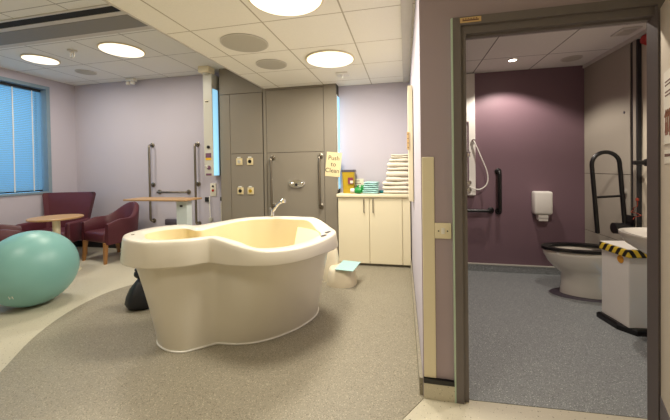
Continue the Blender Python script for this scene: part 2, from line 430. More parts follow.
# bathroom ceiling things
def downlight(x, y, label):
    t = thing('downlight', label, 'light', (x, y, ZB), 0, 'bathroom downlights')
    MB().lathe([(.052, 0), (.052, -.006), (.036, -.010), (.036, -.004)], seg=28).build('bezel', 'white', t, True)
    MB().lathe([(.001, -.007), (.036, -.007), (.036, -.009), (.001, -.012)], seg=24).build('lens', 'downled', t, True)
    ld = bpy.data.lights.new('lamp', 'SPOT'); ld.energy = DOWN_POWER; ld.color = (1, .90, .79); ld.spot_size = math.radians(128); ld.spot_blend = .35; ld.shadow_soft_size = .03
    lo = bpy.data.objects.new('lamp', ld); COL.objects.link(lo); lo.parent = t; lo.location = (0, 0, -.03)
downlight(1.124, 3.72, 'small bright round downlight in the bathroom ceiling')
downlight(1.124, 2.32, 'added unseen bathroom downlight just inside the door head')  # unseen lamp, added to brighten the bathroom
t = thing('access_vent', 'square pale vent in the bathroom ceiling corner by the red sounder', 'vent', (1.84, 3.18, ZB))
MB().box(-.07, .07, -.085, .085, -.012, 0, bev=.004).build('frame', 'trimw', t)
MB().box(-.045, .045, -.055, .055, -.016, -.012).build('grille', 'speaker', t)
t = thing('alarm_sounder', 'dark red round alarm sounder high on the bathroom wall', 'alarm', (XBR + .03, 3.195, 2.33))
MB().lathe([(.05, 0), (.05, -.03), (.035, -.06), (.001, -.065)], axis='x', seg=20).build('dome', 'red', t, True)

# ------------------------------------------------------------------ duct panel wall
PY, PX0, PX1 = 4.20, -2.665, -.905
dw = MB(); dw.box(PX0, PX1, PY + .012, YB, 0, ZR); dw.box(PX0, XE - .02, PY + .012, YB, ZR, ZL)
duct = struct(dw.build('wall_duct', 'joint'))
def duct_panel(x0, x1, z0, z1): MB().box(x0 + .003, x1 - .003, PY, PY + .012, z0 + .003, z1 - .003, bev=.002).build('panel', 'duct', duct)
duct_panel(PX0, -2.497, 0, 2.385); duct_panel(-2.497, -1.985, 1.515, 2.385); duct_panel(-2.497, -1.985, 0, 1.515)
duct_panel(-1.975, -1.925, 0, ZR); duct_panel(-1.925, -1.083, 1.515, ZR - .03); duct_panel(-1.925, -1.083, 0, 1.515)
duct_panel(-1.083, PX1, 0, ZR); duct_panel(PX0, XE - .03, 2.385, ZL)
duct_panel(-1.925, -1.083, ZR - .03, ZR)
MB().box(PX1, PX1 + .002, PY, PY + .012, 0, ZR).build('edge_strip', 'duct', duct)
t = thing('blue_strip', 'narrow glowing blue strip up the side of the duct panels beside the cupboard', 'light strip', (PX1, PY + .09, 1.0))
MB().box(.002, .010, -.07, .075, 0, 1.27, bev=.002).build('lens', 'glowblue', t)  # blue of the panel's side face, made as a glowing sheet
MB().box(.0, .012, -.078, -.07, -.01, 1.28).build('channel', 'greymetal', t)
def plug(x, z, ink, label):
    t = thing('gas_outlet', label, 'outlet', (x, PY, z), 0, 'square outlet plates on the duct panel')
    MB().box(-.048, .048, -.014, 0, -.05, .05, bev=.005).build('plate', 'paper', t, True)
    MB().lathe([(.026, -.014), (.026, -.022), (.012, -.024), (.012, -.016)], axis='y', seg=20).build('socket', ink, t, True)
    MB().box(-.022, .022, -.03, 0, .05, .068, bev=.005).build('clip', 'white', t, True)
plug(-2.355, 1.40, 'greymetal', 'cream outlet plate with a pale socket, upper left of the four')
plug(-2.185, 1.40, 'black', 'cream outlet plate with a black socket, upper right of the four')
plug(-2.345, .975, 'black', 'cream outlet plate with a black socket, lower left of the four')
plug(-2.185, .975, 'amber', 'cream outlet plate with an amber socket, lower right of the four')
def wall_rail(name, label, x, y, z0, z1, mids=(), r=.017, off=.075, mat='steel', grp=None, horiz=False, axis=None):
    """bar on a wall that faces -Y; flanges at both ends and at mids"""
    t = thing(name, label, 'grab rail', (x, y, z0), 0, grp); L = z1 - z0
    P = (lambda a, o: (a, -o, 0)) if horiz else (lambda a, o: (0, -o, a))
    MB().tube(fillet([P(0, .0), P(0, off), P(L, off), P(L, .0)], .045), r, 12).build('bar', mat, t, True)
    for a in (0, L) + tuple(m - z0 for m in mids):
        c = P(a, 0)
        MB().lathe([(.038, -.001), (.038, -.009), (.030, -.014), (.001, -.015)], c, 20, 'y').build('flange', mat, t, True)
        if a not in (0, L): MB().tube([P(a, 0), P(a, off)], r * .7, 10).build('bracket', mat, t, True)
    return t
GS = 'steel grab rails'
wall_rail('grab_rail', 'vertical steel grab rail left of the oval shower valve', -1.835, PY, .765, 1.445, grp=GS)
wall_rail('grab_rail', 'vertical steel grab rail right of the oval shower valve', -1.135, PY, .765, 1.455, grp=GS)
wall_rail('grab_rail', 'tall vertical steel grab rail nearer the maroon chairs', -3.99, YB, .48, 1.70, (1.06,), grp=GS)
wall_rail('grab_rail', 'tall vertical steel grab rail nearer the control column', -3.16, YB, .45, 1.69, (1.07,), grp=GS)
wall_rail('grab_rail', 'short horizontal steel grab rail between two vertical ones', -3.87, YB, .945, 1.48, grp=GS, horiz=True)
t = thing('shower_valve', 'oval chrome shower valve between the grab rails on the duct panel', 'valve', (-1.487, PY, 1.074))
MB().lathe([(.125, 0), (.125, -.008), (.11, -.02), (.001, -.024)], axis='y', seg=40, sy=.5).build('plate', 'chrome', t, True)
MB().lathe([(.026, -.02), (.026, -.055), (.02, -.06), (.001, -.06)], (-.065, 0, 0), 20, 'y').build('knob', 'chrome', t, True)
MB().lathe([(.03, -.02), (.03, -.055), (.024, -.06), (.001, -.06)], (.068, 0, 0), 20, 'y').build('knob', 'chrome', t, True)
MB().tube([(.0, -.02, -.0), (0, -.045, -.005), (0, -.05, -.03)], .012, 10).build('outlet', 'black', t, True)
nt = thing('paper_notice', 'cream paper notice with three handwritten words taped beside the grab rail', 'notice', (-.955, PY - .0025, 1.335))
rm = Matrix.Rotation(math.radians(6), 4, 'Y')
MB().box(-.105, .105, -.001, .0015, -.165, .165, mat=rm).build('sheet', 'paper', nt)
for body, dx, dz in (('Push', 0, .085), ('to', 0, .0), ('Clean', -.01, -.085)):
    text('lettering', body, .085, 'ink', nt, rm @ Matrix.Translation((dx, -.0018, dz)) @ UPRIGHT)

# ------------------------------------------------------------------ column at the left of the duct wall
t = thing('control_column', 'tall pale grey wall column with a blue lit side and buttons', 'column', (-2.80, YB, 1.195))
MB().box(-.07, .075, -.26, -.001, 0, 1.49, bev=.006).build('casing', 'greymetal', t)
MB().box(.075, .081, -.245, -.12, .01, 1.27).build('blue_lit_side', 'glowblue', t)  # blue light on the column's side face, put in as a glowing sheet
MB().box(-.045, .02, -.263, -.26, 1.06, 1.11).build('label', 'card', t)
MB().box(-.035, .015, -.2645, -.263, 1.075, 1.09).build('print', 'ink', t)
MB().lathe([(.022, -.26), (.022, -.275), (.001, -.28)], (.005, 0, .425), 20, 'y').build('button', 'black', t, True)
MB().box(-.045, .045, -.264, -.26, .27, .335).build('print', 'mauve', t)
MB().box(-.045, .045, -.264, -.26, .235, .268).build('print', 'yellow', t)
MB().lathe([(.03, -.26), (.03, -.27), (.001, -.272)], (.005, 0, .125), 20, 'y').build('socket', 'mauve', t, True)
MB().tube([(-.01, -.27, .13), (-.025, -.31, .155)], .012, 10).build('plug', 'white', t, True)
MB().box(-.045, .045, -.264, -.26, .01, .04).build('print', 'mauve', t)
t = thing('wall_socket', 'pale outlet plate with a red dot under the control column', 'outlet', (-2.90, YB, 1.0))
MB().box(-.05, .05, -.015, 0, -.12, .08, bev=.005).build('plate', 'card', t, True)
MB().lathe([(.02, -.015), (.02, -.025), (.001, -.026)], (0, 0, -.03), 16, 'y').build('button', 'red', t, True)
MB().lathe([(.016, -.015), (.016, -.025), (.001, -.026)], (0, 0, .035), 16, 'y').build('socket', 'dark', t, True)
t = thing('cord_outlet', 'small grey box with a dangling white lead below the red-dot outlet', 'outlet', (-3.01, YB, .83))
MB().box(-.03, .03, -.025, 0, -.035, .035, bev=.005).build('box', 'dark', t)
MB().tube([(.05, -.02, .05), (.055, -.025, -.15), (.06, -.02, -.30)], .008, 8).build('lead', 'white', t, True)
MB().box(.035, .085, -.04, 0, -.34, -.28, bev=.006).build('connector', 'greymetal', t)
t = thing('cord_outlet', 'small grey box with a printed paper strip beside the duct panel', 'outlet', (-2.75, YB, .84))
MB().box(-.03, .03, -.02, 0, -.03, .03, bev=.004).build('box', 'dark', t)
MB().box(-.03, .02, -.004, 0, -.50, -.06).build('strip', 'card', t)
s = MB()
for i in range(14): s.box(-.02, .01 - .008 * (i % 3), -.0055, -.004, -.085 - i * .028, -.073 - i * .028)
s.build('print', 'brownink', t)
t = thing('backrest_pad', 'small grey pad on the wall under the short horizontal rail', 'pad', (-3.62, YB, .47))
MB().box(-.12, .12, -.07, 0, -.05, .05, bev=.02).build('pad', 'lid', t, True)
MB().box(-.06, .06, -.02, 0, -.09, -.045).build('bracket', 'steel', t)

# ------------------------------------------------------------------ cupboard with worktop
CX0, CX1, CYF = -.885, .055, 4.10
t = thing('linen_cupboard', 'cream two-door cupboard under the worktop', 'cupboard', (-.415, CYF, 0.003))
MB().box(-.465, .468, .02, .255, .06, .895).build('carcass', 'cream', t)
MB().box(-.465, .468, .05, .255, 0, .06).build('plinth', 'tan_floor', t)
for x0, x1, hx in ((-.462, -.052, -.118), (-.046, .366, .0)):
    d = MB().box(x0, x1, 0, .02, .035, .892, bev=.003).build('door', 'cream', t)
    MB().tube(fillet([(hx, 0, .70), (hx, -.03, .70), (hx, -.03, .875), (hx, 0, .875)], .012), .006, 10).build('handle', 'steel', d, True)
MB().box(.372, .468, .003, .02, .035, .892, bev=.002).build('filler', 'cream', t)
wt = MB().box(-.895, .056, 4.07, YB, .898, .945, bev=.012, seg=3).build('worktop', 'cream', None, True)
tag(wt, 'cream rounded worktop over the two-door cupboard', 'worktop')
WZ = .945
t = thing('sharps_bin', 'amber yellow bin with a slate lid and wine label on the worktop', 'bin', (-.752, 4.24, WZ))
rr = lambda a, b, z: [(x * a, y * b, z) for x, y in [(-1, -.8), (-.8, -1), (.8, -1), (1, -.8), (1, .8), (.8, 1), (-.8, 1), (-1, .8)]]
MB().rings([rr(.072, .06, 0), rr(.085, .07, .285)]).build('body', 'amber', t)
MB().rings([rr(.09, .075, .285), rr(.09, .075, .31), rr(.08, .065, .316)]).build('lid', 'lid', t)
MB().box(-.0, .07, -.073, -.0695, .13, .215, mat=Matrix.Rotation(math.radians(3), 4, 'X')).build('label', 'wine', t)
MB().box(.03, .07, -.0752, -.0735, .14, .175, mat=Matrix.Rotation(math.radians(3), 4, 'X')).build('print', 'card', t)
t = thing('sign_card', 'white card standing behind the green bottle on the worktop', 'card', (-.65, 4.33, WZ), 0)
tilt = Matrix.Rotation(math.radians(-6), 4, 'X')
MB().box(-.085, .085, 0, .003, 0.001, .19, mat=tilt).build('card', 'card', t)
s = MB()
for i in range(4): s.box(-.06, .05 - .02 * (i % 2), -.0012, 0, .05 + i * .035, .058 + i * .035, mat=tilt)
s.build('print', 'brownink', t)
t = thing('wipes_bottle', 'green bottle with a white cap lying on the worktop', 'bottle', (-.635, 4.115, WZ), math.radians(3))
MB().lathe([(.03, -.02), (.042, 0), (.042, .065), (.02, .075)], (0, 0, .042), 24, 'x').build('body', 'green', t, True)
MB().lathe([(.001, -.075), (.028, -.075), (.028, -.02), (.02, -.018)], (0, 0, .042), 20, 'x').build('cap', 'white', t, True)
t = thing('glove_pack', 'crumpled green pack with white patches behind the green bottle', 'pack', (-.59, 4.285, WZ), math.radians(-3))
MB().box(-.06, .05, -.035, .035, 0, .105, bev=.018).build('pack', 'green', t, True)
MB().box(-.025, .0, -.038, -.034, .05, .10, bev=.002).build('patch', 'white', t)
def towel(name, label, x, y, z, w, d, h, mat, grp, rz=0, layers=2, seed=0):
    rnd = random.Random(seed)
    t = thing(name, label, 'towel', (x, y, z), rz, grp)
    lh = h / layers
    for i in range(layers):
        s = MB(); rs = []
        n = 40
        # rounded fold profile in the Y/Z plane swept over X with soft ripples
        steps = [-w / 2, -w / 2 + .012] + [-w / 2 + w * q / 8 for q in range(1, 8)] + [w / 2 - .012, w / 2]
        ph = rnd.uniform(0, 6)
        for q, xx in enumerate(steps):
            sc = .6 if q in (0, len(steps) - 1) else .92 if q in (1, len(steps) - 2) else 1
            ring = []; wob = rnd.uniform(-.003, .003) + .004 * math.sin(ph + q * .9); sag = .006 * math.sin(ph * 2 + q * .8)
            for a in range(20):
                an = 2 * PI * a / 20; ca, sa = math.cos(an), math.sin(an)
                py = math.copysign(abs(ca) ** .5, ca) * d / 2 * (1 if sc == 1 else .97) + wob
                pz = math.copysign(abs(sa) ** .75, sa) * lh / 2 * sc
                zz = lh * (i + .5) + pz
                if not (i == 0 and sa < 0): zz += sag * (1 if sa > 0 or i > 0 else 0) * .5
                ring.append((xx, py, max(0.0008, min(zz, h))))
            rs.append(ring)
        s.rings(rs).build('fold', mat, t, True, ang=60)
    return t
for i, (h, w, lab) in enumerate(((.05, .20, 'lowest folded aqua towel, on the worktop'), (.055, .19, 'middle folded aqua towel in the aqua stack'), (.05, .18, 'topmost folded aqua towel in the aqua stack'))):
    towel('aqua_towel', lab, -.446 + .003 * i, 4.18, WZ + sum((.05, .055, .05)[:i]), w, .20, h, 'aqua', 'folded aqua towels', math.radians((-3, 2, -4)[i]), 2, i)
towel('teal_cloth', 'small deep teal folded cloth between aqua and white towels', -.315, 4.25, WZ, .045, .12, .035, 'tealcloth', None, .0, 1, 11)
z = WZ
spec = ((.05, .32, 'bottom'), (.11, .33, 'second from bottom, thickest'), (.055, .29, 'third from bottom'), (.08, .28, 'fourth from bottom'), (.045, .27, 'fifth from bottom'), (.065, .27, 'third from top'), (.05, .24, 'second from top'), (.05, .22, 'topmost, rumpled'))
for i, (h, w, lab) in enumerate(spec):
    towel('white_towel', 'folded white towel in the tall worktop pile, ' + lab, .045 - w / 2 - .003, 4.20, z, w, .24, h, 'towel', 'white towels piled on the worktop', math.radians(random.uniform(-1.5, 1.5)), 2 if i in (1, 7) else 1, 20 + i); z += h

# board seen edge-on on the right wall
t = thing('wall_board', 'narrow cream board seen edge-on on the wall right of the towels', 'board', (.065, 3.15, 1.02))
MB().box(-.038, .004, -.20, .20, -.05, 1.0, bev=.004).build('board', 'cream', t)
MB().box(-.05, -.030, -.215, -.19, .42, .58, bev=.003).build('latch', 'brass', t)
for q in range(4): MB().lathe([(.005, -.216), (.005, -.219), (.001, -.219)], (-.04, 0, .44 + q * .04), 10, 'y').build('screw', 'brownink', t)

# ------------------------------------------------------------------ birthing pool
tubc = [  # outer x, y, rim z | base x, y | inner x, y
    (-2.035, 1.92, .80, -1.88, 2.09, -1.90, 1.99), (-1.90, 1.835, .80, -1.80, 1.98, -1.82, 1.925), (-1.72, 1.80, .80, -1.66, 1.915, -1.70, 1.90), (-1.56, 1.85, .80, -1.54, 1.92, -1.58, 1.94),
    (-1.47, 1.90, .80, -1.47, 1.975, -1.50, 2.0), (-1.40, 1.975, .80, -1.41, 2.03, -1.43, 2.06), (-1.36, 2.0, .80, -1.375, 2.06, -1.37, 2.085), (-1.30, 1.985, .795, -1.33, 2.07, -1.30, 2.07), (-1.16, 1.935, .78, -1.21, 2.085, -1.13, 2.01), (-.95, 1.90, .75, -1.09, 2.135, -1.0, 1.99),
    (-.78, 1.975, .74, -.97, 2.235, -.86, 2.07), (-.65, 2.16, .74, -.86, 2.385, -.755, 2.22), (-.585, 2.42, .74, -.79, 2.56, -.705, 2.44), (-.585, 2.64, .74, -.78, 2.70, -.71, 2.60),
    (-.68, 2.84, .74, -.82, 2.82, -.79, 2.75), (-.84, 2.95, .80, -.9, 2.89, -.90, 2.85), (-1.0, 3.03, .80, -1.06, 2.92, -1.05, 2.92), (-1.3, 3.03, .80, -1.3, 2.92, -1.3, 2.93),
    (-1.58, 2.9, .80, -1.52, 2.80, -1.53, 2.80), (-1.72, 2.60, .80, -1.62, 2.58, -1.61, 2.50), (-1.80, 2.44, .80, -1.66, 2.40, -1.655, 2.275), (-1.95, 2.46, .80, -1.80, 2.36, -1.84, 2.345),
    (-2.11, 2.31, .80, -1.92, 2.27, -1.98, 2.23), (-2.13, 2.07, .80, -1.93, 2.18, -1.99, 2.09)]
cc = catmull(tubc, 6)
TC = np.array((-1.35, 2.4))
cc[:, 0] -= TC[0]; cc[:, 3] -= TC[0]; cc[:, 5] -= TC[0]; cc[:, 1] -= TC[1]; cc[:, 4] -= TC[1]; cc[:, 6] -= TC[1]
out, rz_, base, inn = cc[:, :2], cc[:, 2], cc[:, 3:5], cc[:, 5:7]
def normals(p):
    t = np.roll(p, -1, 0) - np.roll(p, 1, 0); n = np.stack([t[:, 1], -t[:, 0]], 1); n /= np.linalg.norm(n, axis=1)[:, None]
    a = np.sum(p[:, 0] * np.roll(p[:, 1], -1) - np.roll(p[:, 0], -1) * p[:, 1])
    return n if a > 0 else -n
no = normals(out)
ring = lambda p, z: [(float(a[0]), float(a[1]), float(zz)) for a, zz in zip(p, z if hasattr(z, '__len__') else [z] * len(p))]
tb = thing('birthing_pool', 'large cream peanut-shaped birthing pool in the middle of the taupe floor', 'bath', (TC[0], TC[1], .003))
ZF = .635
under = out - no * .055
zs = [0, .06, .15, .3, .45, .58, .66]
MB().rings([ring(base + (under - base) * (zq / .66) ** 1.1, zq) for zq in zs], True, False).build('body', 'tub', tb, True)
MB().rings([ring(base + no * .004, .0), ring(base + no * .009, .003), ring(base + no * .009, .009), ring(base + no * .001, .013)], True, False).build('base_seal', 'white', tb, True)
zf = .618 + .028 * np.clip((.80 - rz_) / .05, 0, 1) * np.clip((2.55 - TC[1] - out[:, 1]) / .35, 0, 1)
rim = [ring(under, zf + .01), ring(out + no * .006, zf), ring(out + no * .013, zf + .004), ring(out + no * .014, zf + .012), ring(out + no * .003, rz_ - .04),
       ring(out - no * .001, rz_ - .014), ring(out - no * .006, rz_ - .004), ring(out - no * .016, rz_), ring(out * .5 + inn * .5, rz_ - .001), ring(inn + no * .012, rz_ - .004), ring(inn, rz_ - .016)]
MB().rings(rim, False, False).build('rim', 'tub', tb, True, ang=60)
bc = np.array((-1.27, 2.45)) - TC
ins = [ring(inn, rz_ - .016)]
for zq, kk in ((.62, .93), (.45, .83), (.30, .74), (.20, .62), (.18, .35)):
    ins.append(ring(bc + (inn - bc) * kk, zq))
MB().rings(ins, False, True).build('basin', 'tub_warm_lit', tb, True, ang=60)
seat_poly = [tuple(p) for p in (inn - normals(inn) * .012)[np.r_[114:144, 0:27]]]
MB().prism(seat_poly, .56, .655).build('seat', 'tub_warm_lit', tb, True)
e_poly = [tuple(p) for p in (inn - normals(inn) * .012)[64:96]]
MB().prism(e_poly, .56, .718).build('seat', 'tub_warm_lit', tb, True)
# drain slots on the shelf
for dx, dy in ((-.645, 2.58), (-.645, 2.44)):
    MB().box(-.03, .03, -.012, .012, 0, .004, mat=Matrix.Translation((dx - TC[0], dy - TC[1], .7425)) @ Matrix.Rotation(1.2, 4, 'Z')).build('overflow_slot', 'lid', tb)
MB().lathe([(.011, 0), (.011, .003), (.001, .004)], (-2.02 - TC[0], 2.0 - TC[1], .799), 14).build('plug', 'steel', tb)
t = thing('pool_tap', 'chrome hand shower standing on the far rim of the pool', 'tap', (-1.32, 2.985, .803))
MB().lathe([(.03, 0), (.03, .008), (.02, .014), (.018, .06), (.001, .065)], seg=20).build('base', 'chrome', t, True)
MB().tube(catopen([(0, 0, .05), (.03, -.0, .085), (.075, -.01, .13), (.13, -.02, .165)], 5), [.016] * 6 + [.013] * 6 + [.016] * 4, 12).build('spout', 'chrome', t, True)
MB().lathe([(.001, 0), (.026, .0), (.028, .02), (.012, .04)], (.13, -.02, .145), 18).build('head', 'chrome', t, True)
MB().tube([(0, 0, .06), (-.03, .01, .085)], .009, 10).build('lever', 'chrome', t, True)

# dark bag beside it
t = thing('laundry_bag', 'knotted dark navy bag on the floor left of the pool', 'bag', (-2.45, 2.53, .003))
s = MB(); prof = [(.08, 0), (.14, .01), (.16, .05), (.15, .10), (.115, .17), (.075, .22), (.045, .26)]
rs = []
for r, z in prof:
    rs.append([((r * (1 + .07 * math.sin(5 * a + z * 9) + .04 * math.sin(11 * a))) * math.cos(a), (r * .9 * (1 + .07 * math.sin(4 * a + 2))) * math.sin(a), z) for a in [2 * PI * i / 40 for i in range(40)]])
s.rings(rs).build('sack', 'navy', t, True, ang=80)
s = MB(); s.sphere((-.03, 0, .30), .06, 18, (1.0, .8, .75)); s.sphere((.03, .0, .265), .05, 16, (1, .8, .6)); s.sphere((-.02, -.02, .345), .04, 14, (1.3, .7, .5)); s.build('knot', 'navy', t, True)

# birth stool
t = thing('birth_stool', 'small cream plastic stool with a back between pool and cupboard', 'stool', (-.71, 3.46, .003))
def oval(a, b, z, cx=0, cy=0, n=36, p=.75):
    return [(cx + math.copysign(abs(math.cos(2 * PI * i / n)) ** p, math.cos(2 * PI * i / n)) * a, cy + math.copysign(abs(math.sin(2 * PI * i / n)) ** p, math.sin(2 * PI * i / n)) * b, z) for i in range(n)]
MB().rings([oval(.165, .17, 0), oval(.165, .17, .015), oval(.158, .163, .08), oval(.143, .15, .15), oval(.13, .138, .18), oval(.11, .12, .188), oval(.05, .05, .19)]).build('seat', 'creamp', t, True, ang=60)
MB().rings([oval(.10, .085, 0, -.13, .07), oval(.098, .08, .12, -.13, .07), oval(.075, .06, .26, -.125, .07), oval(.05, .045, .37, -.12, .07), oval(.03, .03, .395, -.12, .07)]).build('backrest', 'creamp', t, True, ang=60)
sh = MB().box(-.095, .115, -.15, .13, 0, .006, bev=.002, mat=Matrix.Rotation(math.radians(4), 4, 'X')).build('absorbent_pad', 'aqua', None, loc=(-.64, 3.43, .2065), rotz=-.15)
tag(sh, 'thin aqua pad lying on the cream stool', 'pad')

# ------------------------------------------------------------------ lounge
bo = MB().sphere((0, 0, .358), .358, 64, (1.0, 1.0, 1.0)).build('exercise_ball', 'teal', None, True, loc=(-3.56, 2.36, .0))
tag(bo, 'big mint green exercise ball on the cream floor at left', 'ball')
bo.data.polygons.foreach_set('use_smooth', [True] * len(bo.data.polygons))
BR = .358
_dir = Vector((.42, -.76, -.50)).normalized()
mt = Matrix.Translation(Vector((0, 0, BR)) + _dir * (BR - .0005)) @ _dir.to_track_quat('Z', 'Y').to_matrix().to_4x4()
text('lettering', 'H', .05, 'white', bo, mt)
def tub_chair_parts(t):
    # U-shaped upholstered shell: arms and back in one sweep
    rs = []; N = 40
    for i in range(N + 1):
        u = i / N; a = PI * (1.0 + u)       # from left round the back to the right, local front is -Y
        straight = .16
        # path: arm (straight), half ellipse back, arm (straight)
        if u < .22: px, py, nx, ny = -.285, -.25 + (u / .22) * .27, -1, 0
        elif u > .78: px, py, nx, ny = .285, -.25 + ((1 - u) / .22) * .27, 1, 0
        else:
            an = PI - (u - .22) / .56 * PI
            px, py, nx, ny = .285 * math.cos(an), .02 + .23 * math.sin(an), math.cos(an), math.sin(an)
        k = max(0, 1 - abs(u - .5) / .25); k = k * k * (3 - 2 * k)
        top = .605 + .20 * k - .05 * max(0, (abs(u - .5) - .36) / .14); th = .038
        tilt = .06 * k
        ring = []
        for (o, zz) in ((-th, .27), (th, .27), (th + tilt * .5, .45), (th + tilt, top - .02), (th * .6 + tilt, top), (-th * .6 + tilt, top), (-th + tilt, top - .02), (-th + tilt * .5, .45)):
            ring.append((px + nx * o, py + ny * o, zz))
        rs.append(ring)
    MB().rings(rs).build('backrest', 'maroon', t, True, ang=50)
    MB().box(-.245, .245, -.26, .20, .28, .43, bev=.04, seg=3).build('seat', 'maroon', t, True)
    for sx in (-1, 1):
        for y, yo in ((-.24, -.02), (.18, .05)):
            x = sx * .25
            MB().rings([[(x * 1.02 + a * .016, y + yo + c * .016, 0) for a, c in ((-1, -1), (1, -1), (1, 1), (-1, 1))], [(x * .96 + a * .024, y + c * .024, .29) for a, c in ((-1, -1), (1, -1), (1, 1), (-1, 1))]]).build('leg', 'legwood', t)
GC = 'maroon lounge chairs'
tc = thing('tub_chair', 'maroon tub chair with wooden legs right of the round table', 'chair', (-4.27, 3.88, 0), math.radians(-12), GC)
tub_chair_parts(tc)
dup(tc, (-5.02, 2.93, 0), math.radians(150), 'maroon tub chair cut off by the left edge, under the window')
t = thing('wingback_chair', 'high-backed maroon armchair in the corner behind the round table', 'chair', (-5.06, 3.67, 0), math.radians(20), GC)
# flared back: wider at the top
def bk(z, hw, y, th): return [(-hw, y - .03, z), (-hw * .9, y + .03, z), (-hw * .4, y + .05, z), (hw * .4, y + .05, z), (hw * .9, y + .03, z), (hw, y - .03, z), (hw, y - .03 + th, z), (hw * .5, y + .06 + th, z), (-hw * .5, y + .06 + th, z), (-hw, y - .03 + th, z)]
MB().rings([bk(.26, .26, .20, .08), bk(.5, .29, .23, .08), bk(.75, .33, .27, .075), bk(.93, .365, .30, .06), bk(.965, .36, .315, .03)]).build('backrest', 'maroon', t, True, ang=50)
MB().box(-.30, .30, -.30, .24, .26, .44, bev=.04, seg=3).build('seat', 'maroon', t, True)
for sx in (-1, 1):
    MB().box(sx * .315 - .035, sx * .315 + .035, -.27, .24, .27, .57, bev=.03, seg=3).build('arm', 'maroon', t, True)
    for y in (-.24, .20): MB().rings([[(sx * .27 + a * .017, y + c * .017, 0) for a, c in ((-1, -1), (1, -1), (1, 1), (-1, 1))], [(sx * .265 + a * .025, y + c * .025, .275) for a, c in ((-1, -1), (1, -1), (1, 1), (-1, 1))]]).build('leg', 'legwood', t)
t = thing('round_table', 'round beech-topped pedestal table behind the exercise ball', 'table', (-4.38, 3.18, 0))
MB().lathe([(.001, .685), (.26, .687), (.28, .695), (.28, .708), (.272, .714), (.001, .714)], seg=56).build('tabletop', 'tablewood', t, True)
MB().lathe([(.045, .02), (.04, .05), (.04, .66), (.09, .686)], seg=24).build('pedestal', 'cream', t, True)
MB().lathe([(.24, 0), (.24, .012), (.06, .03)], seg=40).build('base', 'cream', t, True)
t = thing('overbed_table', 'beech-topped overbed table on a pale column behind the pool', 'table', (-3.10, 3.60, 0))
MB().box(-.52, .42, -.16, .18, .895, .918, bev=.008).build('tabletop', 'tablewood', t, True)
MB().box(.18, .34, -.03, .07, .30, .895, bev=.006).build('column', 'bluecol', t)
MB().box(.235, .275, -.034, -.03, .81, .835).build('catch', 'dark', t)
MB().box(.20, .32, -.02, .06, .05, .30).build('post', 'greymetal', t)
MB().box(-.35, .40, -.14, -.09, .04, .08, bev=.008).build('base_bar', 'greymetal', t); MB().box(-.35, .40, .10, .15, .04, .08, bev=.008).build('base_bar', 'greymetal', t)
MB().box(.22, .30, -.14, .15, .04, .08).build('cross_bar', 'greymetal', t)
for x in (-.32, .37):
    for y in (-.115, .125): MB().lathe([(.02, -.012), (.02, .012)], (x, y, .02), 16, 'x').build('castor', 'dark', t, True)

# ------------------------------------------------------------------ door side
t = thing('light_switch', 'cream square rocker switch on the mauve wall left of the door', 'switch', (.195, YD - .004, .931))
MB().box(-.043, .043, -.010, 0, -.043, .043, bev=.004).build('plate', 'cream', t, True)
MB().box(-.009, .009, -.015, -.010, -.016, .016, bev=.002).build('rocker', 'white', t)
for sx in (-.023, .023): MB().lathe([(.004, -.010), (.004, -.0108), (.001, -.011)], (sx, 0, -.001), 12, 'y').build('screw', 'dark', t)
t = thing('frame_label', 'small tan printed label at the top left of the door frame', 'label', (.343, fy0, 2.052), 0)
MB().box(-.052, .052, -.003, 0, -.013, .013).build('plate', 'brass', t)
s = MB(); s.box(-.04, .04, -.0036, -.003, -.006, .001)
for q in range(6): s.box(-.04 + q * .013, -.033 + q * .013, -.0036, -.003, .003, .008)
s.build('print', 'brownink', t)
th = math.radians(23.4)
lf = thing('open_door', 'ivory door leaf standing open at the right edge with a poster', 'door', (1.172, 1.790, .01), 0)
# local x runs along the leaf from the hinge; the face seen is +y
ldir = Vector((-math.sin(th), -math.cos(th), 0)); lf.rotation_euler.z = math.atan2(ldir.y, ldir.x)
MB().box(0, .84, .0, .044, 0, 1.995).build('leaf', 'leafpaint', lf)
MB().box(-.0, .835, -.003, .0, 0, .165).build('kickplate', 'frame', lf)
MB().box(-.002, 0, .006, .038, .0, 1.99).build('edge_strip', 'frame', lf)
for z in (.25, 1.0, 1.75): MB().lathe([(.008, z - .05), (.008, z + .05)], (-.008, .03, 0), 12).build('hinge', 'steel', lf, True)
ps = thing('poster', 'white instruction poster with brown writing on the open door', 'poster', (lf.location.x, lf.location.y, 1.385), lf.rotation_euler.z)
MB().box(.075, .36, -.0025, -.0005, -.02, .30).build('sheet', 'card', ps)
s = MB()
for z, a, b_ in ((.25, .10, .26), (.235, .10, .28), (.205, .10, .24), (.19, .10, .30)): s.box(a, b_, -.0032, -.0025, z, z + .006)
s.build('print', 'brownink', ps)
s = MB()
for q in range(4): s.tube([(.11 + q * .03, -.003, .03), (.125 + q * .03, -.003, .13), (.10 + q * .03, -.003, .10)], .003, 6)
s.box(.10, .15, -.0034, -.0025, .02, .075); s.box(.17, .22, -.0034, -.0025, .015, .085)
s.build('sketch', 'redink', ps)
ps = thing('door_notice', 'thin strip of brown writing below the poster on the open door', 'notice', (lf.location.x, lf.location.y, 1.31), lf.rotation_euler.z)
MB().box(.08, .34, -.002, -.0005, -.03, .03).build('sheet', 'card', ps)
MB().box(.09, .30, -.0028, -.002, .0, .012).build('print', 'brownink', ps)

